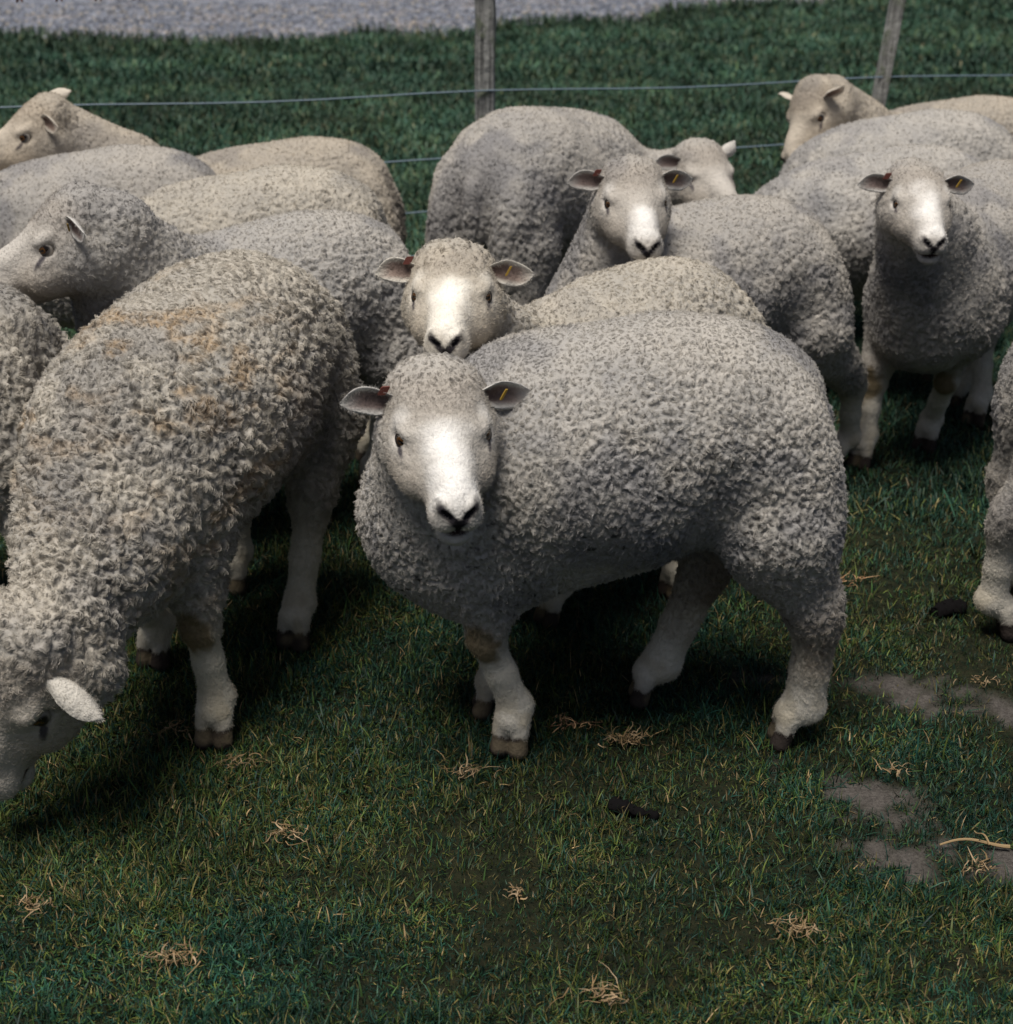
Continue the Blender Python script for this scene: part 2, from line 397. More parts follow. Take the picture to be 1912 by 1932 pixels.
def sheep(label, pos, yaw, poll, muzzle, look, s=1.0, feet=None, hint=None, h=.006, white=1.0, ears=None, tags=(0, 0),
          woolly_hind=False, cap=1.0, bodyw=1.0, wcol=WOOL, dip=.04, hk=1.0, nk=1.0, marks=(), blaze=.115, cheek=1.0, stain=False, group='sheep crowded together along the wire fence'):
    """pos: world xy under the body; poll/muzzle: world points; feet: {key: (world xy, lift)}"""
    cy, sy = math.cos(yaw), math.sin(yaw)
    root = empty('sheep', (pos[0], pos[1], 0), yaw)
    tag(root, label, 'sheep', group)
    def loc(p):
        x, y = p[0] - pos[0], p[1] - pos[1]
        return np.array([(x * cy + y * sy), (-x * sy + y * cy), p[2]])
    def locv(v): return np.array([v[0] * cy + v[1] * sy, -v[0] * sy + v[1] * cy, v[2]])
    S = lambda *a: np.array(a) * s
    B = Body()
    bw = bodyw
    B.ell(S(.03, 0, .515), S(.29, .212 * bw, .205), k=.05, c=wcol)
    B.ell(S(-.150, 0, .588), S(.205, .180 * bw, .158), k=.07, c=wcol)
    B.ell(S(.19, 0, .52 - dip), S(.19, .165 * bw, .19), k=.07, c=wcol)
    B.ell(S(.265, 0, .41), S(.11, .115, .14), k=.06, c=wcol)
    B.ell(S(-.360, 0, .50), S(.025, .03, .09), k=.04, c=wcol)       # docked tail
    # head frame
    H0 = loc(poll); M0 = loc(muzzle); fx = unit(M0 - H0)
    hs = np.linalg.norm(M0 - H0) / .235
    hs = min(max(hs, .84), 1.12) 
    up = locv(hint) if hint is not None else np.array([0, 0, 1.0])
    fy = unit(np.cross(up, fx)); fz = np.cross(fx, fy)
    R = np.stack([fx, fy, fz], 1)
    WY = np.array([1, 1.2 * hk, hk])
    hp = lambda x, y, z: H0 + R @ (np.array([x, y, z]) * WY * hs)
    he = lambda *r: np.array(r) * WY * hs
    # neck
    nb = S(.20, 0, .53 - dip); th = hp(-.035, 0, -.055)
    mid = nb * .45 + th * .55
    B.cap(nb, mid, .140 * s, .105 * s * nk, k=.06, c=wcol)
    B.cap(mid, th, .105 * s * nk, .070 * s * nk, k=.04, c=wcol)
    B.cap(hp(.0, 0, -.075), S(.27, 0, .42), .052 * s * nk, .105 * s * nk, k=.06, c=wcol)
    # legs
    fe = {'fl': (.21, .115), 'fr': (.21, -.115), 'hl': (-.29, .12), 'hr': (-.29, -.12)}
    hoofs = []; knees = []
    for key, (dx, dy) in fe.items():
        dx *= s; dy *= s
        lift = 0.0; fx_, fy_ = dx, dy
        if feet and key in feet:
            (wx, wy), lift = feet[key][:2]; q = loc((wx, wy, 0)); fx_, fy_ = q[0], q[1]
        fa = math.radians(feet[key][2]) if feet and key in feet and len(feet[key]) > 2 else 0.0
        rot = lambda x, y, z: np.array([x * math.cos(fa) - y * math.sin(fa), x * math.sin(fa) + y * math.cos(fa), z])
        Rf = np.array([rot(1, 0, 0), rot(0, 1, 0), [0, 0, 1]]).T
        F0 = np.array([fx_, fy_, lift])
        ls = s * .93
        if key[0] == 'f':
            E = np.array([dx - .01 * s, dy * .95, .42 * s]); K = E * .45 + F0 * .55; K[2] = (.225 * s + lift * .5); K[0] += .018
            fet = F0 + rot(-.010, 0, .085)
            knees.append(K + rot(.030, 0, -.002))
            B.ell(E + S(0, 0, .02), S(.09, .058, .12), k=.04, c=wcol)
            B.cap(E, K + S(-.005, 0, .05), .068 * s, .043 * s, k=.035, c=wcol, wool=.9)
            B.cap(K + S(-.003, 0, .045), K, .038 * ls, .037 * ls, k=.012, c=TAN, wool=.3)
            B.cap(K, K * .5 + fet * .5, .031 * ls, .0265 * ls, k=.010, c=CREAM, wool=.08)
            B.cap(K * .5 + fet * .5, fet, .0265 * ls, .0290 * ls, k=.012, c=CREAM, wool=.05)
        else:
            Hk = F0 + np.array([-.035 * s, 0, .245 * s])
            Hk[:2] = Hk[:2] * .75 + np.array([dx - .04 * s, dy]) * .25
            fet = F0 + rot(-.018, 0, .085)
            wl = 1.2 if woolly_hind else .5
            top = np.array([dx + .01 * s, dy * .85, .47 * s])
            B.ell(top, S(.105, .072, .17), k=.045, c=wcol)
            B.cap(top + S(.0, 0, -.05), Hk + (top - Hk) * .15, .080 * s, .050 * s, k=.04, c=wcol, wool=.95)
            B.cap(Hk + (top - Hk) * .15, Hk, .046 * s, .036 * s, k=.02, c=TAN, wool=wl)
            wd = 1.25 if woolly_hind else 1.0
            B.cap(Hk, Hk * .45 + fet * .55, .035 * ls * wd, .0285 * ls * wd, k=.02, c=CREAM if not woolly_hind else (.52, .46, .37), wool=.08 + wl * .4)
            B.cap(Hk * .45 + fet * .55, fet, .0285 * ls * wd, .0285 * ls * wd, k=.012, c=CREAM, wool=.05 + wl * .2)
        B.ell(fet + rot(-.010, 0, -.006), S(.024, .024, .022), k=.02, c=CREAM, wool=.1)
        # pastern and cloven hoof
        F1 = F0 + np.array([0, 0, .008])
        B.cap(fet, F1 + rot(.006, 0, .058), .028 * ls, .028 * ls, k=.016, c=CREAM, wool=0)
        for q in (-1, 1):
            B.cap(F1 + rot(.006, q * .0135 * s, .055), F1 + rot(.013, q * .0158 * s, .036), .019 * ls, .0175 * ls, k=.008, c=CREAM, wool=0)
            B.cap(F1 + rot(.013, q * .0158 * s, .030), F1 + rot(.020, q * .0160 * s, .006), .0165 * ls, .0190 * ls, k=.003, c=HOOF, wool=0)
        hoofs.append((F1, fa, key))
    # head
    B.ell(hp(.035, 0, -.012), he(.078, .060, .055), R, k=.02, c=TAN, wool=.35)
    B.ell(hp(.075, 0, -.012), he(.055, .050, .042), R, k=.02, c=WHITE, wool=.02)
    B.cap(hp(.09, 0, -.016), hp(.20, 0, -.026), .046 * hs, .0295 * hs, k=.02, c=WHITE, wool=0)
    B.ell(hp(.15, 0, -.004), he(.072, .024, .024), R, k=.02, c=WHITE, wool=0)        # nasal bridge
    B.ell(hp(.208, 0, -.026), he(.036, .0290, .027), R, k=.015, c=WHITE, wool=0)
    for q in (-1, 1):
        B.ell(hp(.217, q * .0145, -.034), he(.025, .0165, .023), R, k=.010, c=WHITE, wool=0)  # upper lip
        B.ell(hp(.219, q * .0160, -.010), he(.020, .0105, .011), R, k=.008, c=WHITE, wool=0)  # nostril wing
        B.ell(hp(.085, q * .030, -.052), he(.072, .032 * cheek, .042), R, k=.02, c=TAN, wool=.2)
        B.ell(hp(.030, q * .042, -.06), he(.060, .036 * cheek, .058), R, k=.025, c=wcol, wool=.7)
        B.ell(hp(.070, q * .043, .008), he(.028, .014, .011), R, k=.012, c=WHITE, wool=0)    # brow
        B.ell(hp(.088, q * .045, -.026), he(.030, .012, .010), R, k=.012, c=WHITE, wool=0)
    for q in (-1, 1):
        B.cap(hp(.095, q * .024, -.036), hp(.188, q * .007, -.040), .031 * hs, .0235 * hs, k=.02, c=TAN, wool=0)
    B.cap(hp(.06, 0, -.080), hp(.185, 0, -.064), .040 * hs, .024 * hs, k=.02, c=TAN, wool=.1)
    B.ell(hp(.213, 0, -.0665), he(.029, .0225, .0175), R, k=.004, c=WHITE, wool=0)   # chin
    B.ell(hp(-.008, 0, .006), he(.054, .060, .050 * cap), R, k=.025, c=wcol, wool=1.0)
    B.ell(hp(.034, 0, .016), he(.042, .046, .028 * cap), R, k=.02, c=tuple(np.array(wcol) * .95), wool=.75)
    for q in (-1, 1):
        B.ell(hp(.078, q * .0600, -.009), he(.0135, .0095, .0085), R, k=.005, sub=True)          # socket
        # comma-shaped nostril
        Rn = R @ np.array([[1, 0, 0], [0, math.cos(.75 * q), -math.sin(.75 * q)], [0, math.sin(.75 * q), math.cos(.75 * q)]])
        B.ell(hp(.241, q * .0145, -.012), he(.012, .010, .0040), Rn, k=.004, sub=True)
    B.ell(hp(.224, 0, -.0505), he(.035, .030, .0052), R, k=.003, sub=True)                   # mouth
    V, F = B.mesh(h)
    A = B.attrs(V); wool = A[:, 0].copy(); C = A[:, 1:].copy()
    # markings in the head frame
    L = ((V - H0) @ R) / hs / WY
    hd = (np.abs(L[:, 0] - .12) < .17) & (np.abs(L[:, 1]) < .1) & (np.abs(L[:, 2]) < .13)
    def seg(a, b, yy=None):
        a = np.array(a); b = np.array(b); P = L.copy(); P[:, 1] = np.abs(P[:, 1])
        ba = b - a; t = np.clip((P - a) @ ba / (ba @ ba), 0, 1)
        return np.linalg.norm(P - a - t[:, None] * ba, axis=1)
    def paint(d, r0, r1, c, cond=True, keep=False):
        f = np.clip((r1 - d) / (r1 - r0), 0, 1) * (hd & cond); f = f * f * (3 - 2 * f)
        C[:] = C * (1 - f[:, None]) + np.array(c) * f[:, None]; wool[:] = wool * (1 - f * (not keep))
    fw = np.clip((white) , 0, 1)
    def seg2(a, b):          # distance in the plane of the nose pad
        a = np.array(a); b = np.array(b); P = np.stack([np.abs(L[:, 1]), L[:, 2]], 1); ba = b - a
        t = np.clip((P - a) @ ba / max(ba @ ba, 1e-9), 0, 1); return np.linalg.norm(P - a - t[:, None] * ba, axis=1)
    jag = (vnoise(V.astype(float), 220, 61) - .5) * .004
    fh = np.clip((L[:, 0] * 0 + vnoise(V.astype(float), 28, 62) - .45) / .2, 0, 1)
    paint(seg((.01, .03, .01), (.055, 0, .03)), .02, .05, (.40, .365, .325), keep=True)            # greyer woolly forehead
    if white > 1:
        paint(seg((blaze, 0, .018), (.205, 0, .0)) + (vnoise(V.astype(float), 45, 63) - .5) * .02, .004, .044, (.86, .845, .82))
        paint(seg((.085, .045, -.03), (.06, .05, .012)), .008, .026, (.57, .545, .51))
    pad = L[:, 0] > .212
    paint(seg2((.0190, -.0060), (.0, -.028)) + jag * .6, .0042, .0088, (.022, .020, .024), pad)
    paint(seg2((.0, -.024), (.0, -.048)) + jag * .5, .0030, .0060, (.02, .018, .02), pad)
    paint(seg2((.0, -.0515), (.022, -.0510)) + jag * .4, .0042, .0068, (.06, .035, .035), L[:, 0] > .19)
    paint(seg((.235, .012, -.0510), (.190, .036, -.048)), .0018, .0042, (.09, .06, .055))
    paint(seg((.094, .057, -.012), (.122, .046, -.028)) + jag * .5, .0032, .0062, (.085, .078, .085))
    for K in knees:                                  # brown scuffed knees
        d = np.linalg.norm((V - K) * np.array([1, 1, .7]), axis=1) + (vnoise(V.astype(float), 60, 77) - .5) * .02
        f = np.clip((.036 - d) / .012, 0, 1) * .85
        C[:] = C * (1 - f[:, None]) + np.array((.20, .15, .075)) * f[:, None]
    for (F1, fa, key) in hoofs:                      # dark horn below the hair line
        d2 = np.hypot(V[:, 0] - F1[0], V[:, 1] - F1[1])
        hz = F1[2] + .036 + .012 * (vnoise(V.astype(float) * np.array([1, 1, .2]), 160, 78) - .5)
        f = np.clip((hz - V[:, 2]) / .004, 0, 1) * (d2 < .07)
        C[:] = C * (1 - f[:, None]) + np.array(HOOF) * f[:, None]
        f = (d2 < .08) * np.clip(1 - abs(V[:, 2] - .07) / .1, 0, 1) * .9 * np.clip((vnoise(V.astype(float), 40, 79) - .5) / .2, 0, 1) * .45
        C[:] = C * (1 - f[:, None]) + np.array((.40, .33, .20)) * f[:, None]
    # grey grime low on the belly, legs and brisket
    # ears
    nV = [V]; nF = [F]; nC = [C]; nW = [wool]; base = len(V)
    ep = ears or {}
    for side, q in (('l', 1), ('r', -1)):
        e = ep.get(side, {})
        ax = locv(e['w']) if 'w' in e else R @ np.array(e.get('axis', (-.10, q * 1.0, -.10))); op = locv(e['wo']) if 'wo' in e else R @ np.array(e.get('open', (.92, q * .10, .28)))
        v_, f_, c_, fr = ear_geo(q, H0, hp(.018, q * .048, e.get('z', .010)), ax, op, L=e.get('L', .090) * hs, W=e.get('W', .0265) * hs, curl=e.get('curl', .62), droop=e.get('droop', .012), wool=(.58, .56, .53))
        if q < 0: f_ = f_[:, ::-1] if False else f_
        nV.append(v_); nF.append(f_ + base); nC.append(c_); nW.append(np.zeros(len(v_))); base += len(v_)
        a, n_, w_ = fr
        if tags[0 if q > 0 else 1]:
            red = tags[0 if q > 0 else 1] == 2
            m_ = TAG_R if red else TAG_Y
            b0 = hp(.018, q * .048, .010) + a * ((.022 if red else .040) * hs) + n_ * (.004) + w_ * (q * .020 * hs if red else q * .004)
            Lg, Wd = (.0065, .0068) if red else (.0085, .0018)
            vv = []
            for z in (-.0015, .0015):
                for (i, j) in ((-1, -.8), (-1, .8), (-.7, 1), (.7, 1), (1, .8), (1, -.8), (.7, -1), (-.7, -1)):
                    vv.append(b0 + w_ * i * Lg * (1 if not red else 1) + a * j * Wd + n_ * (z + (.004 if not red else .0)) + a * (i * .004))
            t = bpy.data.meshes.new('ear_tag')
            t.from_pydata([tuple(x) for x in vv], [], [list(range(8)), list(range(15, 7, -1))] + [[i, (i + 1) % 8, 8 + (i + 1) % 8, 8 + i] for i in range(8)])
            t.materials.append(m_); t.update()
            to = bpy.data.objects.new('ear_tag', t); col.objects.link(to); to.parent = root
            to['label'] = 'small ' + ('dark red' if red else 'yellow') + ' tag in the ear'
    # lock relief on the fleece, then fibres
    Vb, Fb = nV[0].astype(float), nF[0]
    Nn = vert_normals(Vb, Fb)
    if np.einsum('ij,ij->i', Vb - np.array([0, 0, .5]), Nn).mean() < 0: Nn = -Nn; Fb = Fb[:, ::-1]; nF[0] = Fb
    lock, curl, amp, flen = look['lock'], look['curl'], look['amp'], look['flen']
    f1, edge, cen, cid, wv = lockfield(Vb, lock, curl, look.get('an', (1, 1, .68)))
    rel = np.clip(1 - f1 * f1 * 1.1, 0, 1) * (.35 + .65 * edge)
    big = vnoise(Vb, 12, 3) - .5
    coarse = vnoise(Vb, 6.0, 8)
    rel_amp = (.45 + .9 * np.clip((coarse - .3) / .4, 0, 1)) * np.clip(1.25 - np.clip((Vb[:, 2] - .50 * s) / (.2 * s), 0, 1) * look.get('smooth_top', .55), .3, 1.3)
    g1, g2_, gc, gi = worley((Vb + wv * .03) * np.array([1, 1, .45]), 1 / .034, 15)
    part = np.clip(1 - (g2_ - g1) / .16, 0, 1) * np.clip((vnoise(Vb, 10, 19) - .42) / .15, 0, 1)
    dsp = wool * (amp * (rel - .75) * rel_amp + big * .014 + (cid - .5) * amp * .35 - part * .0055)
    Vb = Vb + Nn * dsp[:, None]
    # colour that belongs to the wool: ochre yolk stain, grey grime
    if look.get('ochre'):
        oc = np.clip((vnoise(Vb * np.array([1, 1, 2.2]), 9, 31) * .5 + vnoise(Vb * np.array([1, 1, 2.5]), 24, 32) * .5 - .50) / .14, 0, 1) * wool
        zz = np.clip(1.2 - np.abs(Vb[:, 0] - .17) / .26, 0, 1); oc = oc * zz * (1 - edge * .75) * .8
        C = C * (1 - oc[:, None]) + np.array((.44, .31, .18)) * oc[:, None]
    gr = np.clip((vnoise(Vb, 7, 41) * .55 + vnoise(Vb, 21, 42) * .45 - .50) / .18, 0, 1) * wool * look.get('grime', .35)
    C = C * (1 - gr[:, None] * (1 - np.array((.62, .64, .70))))
    if look.get('specks'):
        sp_ = (vnoise(Vb, 110, 51) > .80) * np.clip((vnoise(Vb, 9, 52) - .55) / .1, 0, 1) * wool
        C = C * (1 - .8 * sp_[:, None])
    for (a0, b0, a1, b1, Dm, wd, st) in marks:           # smudges of raddle and dirt on the near flank
        p, q_ = loc(on_d(a0, b0, Dm)), loc(on_d(a1, b1, Dm)); ba = q_ - p
        A = (Vb - p) * np.array([1, .25, 1]); ba = ba * np.array([1, .25, 1])
        t = np.clip(A @ ba / (ba @ ba), 0, 1); d = np.linalg.norm(A - t[:, None] * ba, axis=1)
        f = np.clip(1 - d / wd, 0, 1) * (Vb[:, 1] > -.02) * np.clip((vnoise(Vb, 85, 91) - .38) / .22, 0, 1) * st
        C = C * (1 - f[:, None]) + np.array((.07, .078, .095)) * f[:, None]
    if look.get('specks'):
        f = np.clip((-.12 * s - Vb[:, 0]) / .08, 0, 1) * np.clip((.40 - Vb[:, 2]) / .12, 0, 1) * np.clip((Vb[:, 2] - .10) / .06, 0, 1) * np.clip((vnoise(Vb, 16, 95) - .30) / .3, 0, 1) * np.where(Vb[:, 1] < 0, .75, .35)
        C = C * (1 - f[:, None]) + np.array((.17, .125, .085)) * f[:, None]
    nV[0] = Vb; nC[0] = C
    V = np.concatenate(nV); F = np.concatenate(nF); C_ = np.concatenate(nC); W_ = np.concatenate(nW)
    o = mesh_np('body', V, F, [look['skin']], root, attrs={'wool': np.clip(W_, 0, 1)}, colattrs={'col': C_})
    def flow(Q):
        Lq = (Q - H0) @ R; dh = np.linalg.norm(Lq - np.array([.12, 0, -.02]), axis=1)
        onh = np.clip((.20 - dh) / .05, 0, 1)[:, None]
        return (-fx)[None, :] * onh + (np.array([-.25, 0, -1.0]))[None, :] * (1 - onh)
    M = Matrix.Translation((pos[0], pos[1], 0)) @ Matrix.Rotation(yaw, 4, 'Z')
    Dn = pos[1]; dens = 260000 * (2.2 / Dn) ** 2 * look.get('dens', 1)
    Fa = F; Va = V.astype(float)
    nf = fibres(root, Va, Fa, vert_normals(Va, Fa), np.clip(W_, 0, 1), C_, dens, lock, curl, flen, look['frad'] * (Dn / 2.2) ** .8, look['fibre'], int(pos[1] * 1000), flow, M, look.get('an', (1, 1, .68)))
    print('   fibres', nf)
    # eyes
    for q in (-1, 1):
        e = bpy.data.objects.new('eye', EYEME); col.objects.link(e); e.parent = root
        ex = unit(R @ np.array([.95, q * 1.0, .36])); ez = unit(fz - np.dot(fz, ex) * ex); ey = np.cross(ez, ex)
        M = Matrix(((ex[0], ey[0], ez[0]), (ex[1], ey[1], ez[1]), (ex[2], ey[2], ez[2]))).to_4x4()
        M = Matrix.Translation(Vector(hp(.081, q * .0442, -.008))) @ M @ Matrix.Scale(hs, 4)
        e.matrix_local = M
        l = bpy.data.objects.new('eyelid', LIDME); col.objects.link(l); l.parent = root; l.matrix_local = M
    print('sheep', label[:40], len(V), round(time.time() - T0, 1))
    return root

def eyelid_mesh(r):
    nu, nv = 32, 7; V = []; F = []; C = []
    for i in range(nu):
        f = 2 * math.pi * i / nu; cy_, cz_ = math.cos(f), math.sin(f)
        op = 1 / math.sqrt((cy_ / .92) ** 2 + (cz_ / (.42 if cz_ > 0 else .36)) ** 2)        # almond opening, radians
        for j in range(nv):
            t = j / (nv - 1); th = op + (1.5 - op) * t; rr = r * (1.09 + .05 * math.sin(t * math.pi) - .09 * t)
            if j == 0: rr = r * 1.0
            V.append((rr * math.cos(th), rr * math.sin(th) * cy_, rr * math.sin(th) * cz_))
            d = (.018, .014, .014); l = (.42, .385, .345)
            k = min(1, max(0, (t - .22) / .35)); C.append([d[c] * (1 - k) + l[c] * k for c in range(3)])
    for i in range(nu):
        for j in range(nv - 1):
            a = i * nv + j; b = ((i + 1) % nu) * nv + j; F.append((a, a + 1, b + 1, b))
    m = bpy.data.materials.new('eyelid_skin'); m.use_nodes = True
    b_ = m.node_tree.nodes['Principled BSDF']; at = m.node_tree.nodes.new('ShaderNodeAttribute'); at.attribute_name = 'col'
    m.node_tree.links.new(at.outputs['Color'], b_.inputs['Base Color']); b_.inputs['Roughness'].default_value = .6
    o = mesh_np('eyelid', V, F, [m], colattrs={'col': np.array(C)}); me = o.data; bpy.data.objects.remove(o); return me
def uvsphere(r, nu=24, nv=14):
    V = [(0, 0, r)] ; F3 = []
    for i in range(1, nv):
        for j in range(nu):
            a = math.pi * i / nv; b = 2 * math.pi * j / nu
            V.append((r * math.sin(a) * math.cos(b), r * math.sin(a) * math.sin(b), r * math.cos(a)))
    V.append((0, 0, -r)); F = []
    for j in range(nu): F.append((0, 1 + j, 1 + (j + 1) % nu))
    for i in range(nv - 2):
        for j in range(nu):
            a = 1 + i * nu + j; b = 1 + i * nu + (j + 1) % nu; F.append((a, a + nu, b + nu, b))
    l = len(V) - 1
    for j in range(nu): F.append((l, l - nu + (j + 1) % nu, l - nu + j))
    me = bpy.data.meshes.new('eye'); me.from_pydata(V, [], F)
    for p in me.polygons: p.use_smooth = True
    me.materials.append(EYE); return me
EYEME = uvsphere(.0172)
LIDME = eyelid_mesh(.0172)

# ------------------------------------------------------------ ground, road
def fence_y(x): return 4.92 + .25 * x
def value_noise(x, y, sc_, seed=0):
    r = np.random.default_rng(seed); G = r.random((64, 64))
    u, v = x * sc_, y * sc_
    i, j = np.floor(u).astype(int), np.floor(v).astype(int); fu, fv = u - i, v - j
    fu = fu * fu * (3 - 2 * fu); fv = fv * fv * (3 - 2 * fv)
    g = lambda a, b: G[a % 64, b % 64]
    return (g(i, j) * (1 - fu) + g(i + 1, j) * fu) * (1 - fv) + (g(i, j + 1) * (1 - fu) + g(i + 1, j + 1) * fu) * fv
PATCH = [(on_h(1700, 1305), .30, .045, -.28), (on_h(1840, 1340), .22, .05, -.2), (on_h(1625, 1495), .12, .05, -.4), (on_h(1680, 1545), .09, .03, -.2),
         (on_h(1790, 1610), .20, .035, .05), (on_h(1900, 1635), .10, .04, 0), (on_h(1690, 1650), .08, .02, 0)]
def soil(x, y):
    """0..1 bareness of the turf"""
    b = np.zeros_like(x)
    nz = value_noise(x, y, 22, 3) * .6 + value_noise(x, y, 60, 4) * .4
    for (c, rx, ry, a) in PATCH:
        dx, dy = x - c[0], y - c[1]; ca, sa = math.cos(a), math.sin(a)
        p, q = dx * ca + dy * sa, -dx * sa + dy * ca
        d = np.sqrt((p / rx) ** 2 + (q / ry) ** 2)
        b = np.maximum(b, np.clip(1.02 - d + (nz - .5) * 2.8, 0, 1))
    return np.clip(b, 0, 1)

def ground():
    # dense near the flock, growing cells out to the horizon
    s = np.concatenate([np.linspace(0, 6, 260), 6 * 1.12 ** np.arange(1, 50)])
    xs = np.concatenate([-s[:0:-1], s]); ys = np.concatenate([-s[::-1][:49] * 1.0, np.linspace(0, 6, 260)[0:], 6 * 1.12 ** np.arange(1, 50)])
    ys = np.unique(np.round(ys, 5)); xs = np.unique(np.round(xs, 5))
    X, Y = np.meshgrid(xs, ys, indexing='ij')
    Z = (value_noise(X, Y, 1.7, 1) - .5) * .012 + (value_noise(X, Y, 9, 2) - .5) * .010
    Z = Z * np.clip(1.5 - np.hypot(X, Y) / 60, 0, 1) - .004
    far = np.clip((Y - 11.5 - .25 * X) / 2.0, 0, 1)
    V = np.stack([X, Y, Z], -1).reshape(-1, 3)
    nx, ny = len(xs), len(ys)
    i, j = np.meshgrid(np.arange(nx - 1), np.arange(ny - 1), indexing='ij'); a = (i * ny + j).ravel()
    F = np.stack([a, a + ny, a + ny + 1, a + 1], 1)
    m, nt, b, out = newmat('turf_soil'); n = N(nt)
    co = n('ShaderNodeTexCoord').outputs['Object']
    so = n('ShaderNodeAttribute', attribute_name='soil').outputs['Fac']
    a1 = n('ShaderNodeTexNoise', {'Vector': co, 'Scale': 35.0, 'Detail': 6.0, 'Roughness': .7}).outputs['Fac']
    a2 = n('ShaderNodeTexNoise', {'Vector': co, 'Scale': 3.0, 'Detail': 4.0}).outputs['Fac']
    a3 = n('ShaderNodeTexNoise', {'Vector': co, 'Scale': 150.0, 'Detail': 5.0, 'Roughness': .85}).outputs['Fac']
    g = n.mix(n.ramp(a1, .35, .65), (.008, .011, .007), (.030, .030, .016))
    g = n.mix(n.ramp(a3, .45, .7, 0, .6), g, (.016, .034, .016))
    d = n.mix(n.ramp(a3, .3, .7), (.060, .054, .050), (.155, .140, .128))
    c = n.mix(so, g, d)
    nt.links.new(c, b.inputs['Base Color']); b.inputs['Roughness'].default_value = .95; b.inputs['Specular IOR Level'].default_value = .1
    bp = n('ShaderNodeBump', {'Strength': 1.0, 'Distance': .012, 'Height': n.math('ADD', a1, n.math('MULTIPLY', a3, .4))})
    nt.links.new(bp.outputs[0], b.inputs['Normal'])
    so_ = soil(V[:, 0], V[:, 1])
    o = mesh_np('ground', V, F, [m], attrs={'soil': so_}); tag(o, kind='structure')
    return o
ground()

def road():
    # gravel road behind the verge; its near edge follows the photograph
    pts = [on_h(-2500, 135), on_h(-800, 88), on_h(20, 78), on_h(450, 82), on_h(900, 62), on_h(1250, 35), on_h(1450, 14), on_h(2000, -30)]
    px = np.array([p[0] for p in pts]); py = np.array([p[1] for p in pts])
    xs = np.linspace(px[0], px[-1] + 8, 260); ys = np.interp(xs, px, py)
    ys = ys + (value_noise(xs, xs * 0, 1.6, 9) - .5) * .9 + (value_noise(xs, xs * 0, 5, 10) - .5) * .4
    sl_ = (py[-1] - py[0]) / (px[-1] - px[0])
    rows = 14; V = []
    for k in range(rows):
        t = k / (rows - 1)
        V += [(x, y * (1 - t) + (py[0] + sl_ * (x - px[0]) + 9.5) * t, .012) for x, y in zip(xs, ys)]
    nx = len(xs); F = [(k * nx + i, k * nx + i + 1, (k + 1) * nx + i + 1, (k + 1) * nx + i) for k in range(rows - 1) for i in range(nx - 1)]
    m, nt, b, out = newmat('gravel'); n = N(nt)
    co = n('ShaderNodeTexCoord').outputs['Object']
    v = n('ShaderNodeTexVoronoi', {'Vector': co, 'Scale': 13.0}); v2 = n('ShaderNodeTexVoronoi', {'Vector': co, 'Scale': 40.0})
    a2 = n('ShaderNodeTexNoise', {'Vector': co, 'Scale': 1.2, 'Detail': 5.0}).outputs['Fac']
    sp = n('ShaderNodeSeparateColor', {0: v.outputs['Color']}).outputs[0]
    c = n.mix(sp, (.05, .06, .085), (.30, .32, .38)); c = n.mix(n.ramp(a2, .5, .7, 0, .6), c, (.36, .31, .28))
    c = n.mix(n('ShaderNodeSeparateColor', {0: v2.outputs['Color']}).outputs[1], c, n.mix(1, c, (.6, .6, .62), 'MULTIPLY'))
    nt.links.new(c, b.inputs['Base Color']); b.inputs['Roughness'].default_value = .95
    bp = n('ShaderNodeBump', {'Strength': .6, 'Distance': .012, 'Height': n.math('SUBTRACT', 1, v.outputs['Distance'])})
    nt.links.new(bp.outputs[0], b.inputs['Normal'])
    tag(mesh_np('road', V, F, [m]), kind='structure')
    return xs, ys
RX, RY = road()
def stones():
    r = np.random.default_rng(8); n = 15000
    x = -8.5 + 16 * r.random(n); ye = np.interp(x, RX, RY); y = ye - .12 + 4.5 * r.random(n) ** 1.3
    sz = .010 + .016 * r.random(n) ** 2; base = np.array([(1, 0, 0), (0, 1, 0), (-1, 0, 0), (0, -1, 0), (0, 0, 1), (0, 0, -1)], float)
    V = base[None] * (sz[:, None, None] * (.7 + .6 * r.random((n, 6, 1)))) * np.array([1.3, 1, .75]); a = r.random(n) * 6.28
    X = V[..., 0] * np.cos(a)[:, None] - V[..., 1] * np.sin(a)[:, None]; Y = V[..., 0] * np.sin(a)[:, None] + V[..., 1] * np.cos(a)[:, None]
    V = np.stack([X + x[:, None], Y + y[:, None], V[..., 2] + .016], -1).reshape(-1, 3)
    t = np.array([(0, 1, 4), (1, 2, 4), (2, 3, 4), (3, 0, 4), (1, 0, 5), (2, 1, 5), (3, 2, 5), (0, 3, 5)])
    F = (np.arange(n)[:, None, None] * 6 + t[None]).reshape(-1, 3)
    pal = np.array([(.10, .115, .15), (.20, .22, .27), (.33, .35, .40), (.40, .36, .31), (.06, .065, .08)])
    C = np.repeat(pal[r.integers(0, 5, n)] * (.8 + .4 * r.random(n))[:, None], 6, 0)
    m, nt, b, out = newmat('gravel_stone'); at = nt.nodes.new('ShaderNodeAttribute'); at.attribute_name = 'col'
    nt.links.new(at.outputs['Color'], b.inputs['Base Color']); b.inputs['Roughness'].default_value = .95
    tag(mesh_np('gravel_stones', V, F, [m], smooth=False, colattrs={'col': C}), 'blue-grey and tan gravel chips on the road edge', 'gravel', kind='stuff')
stones()

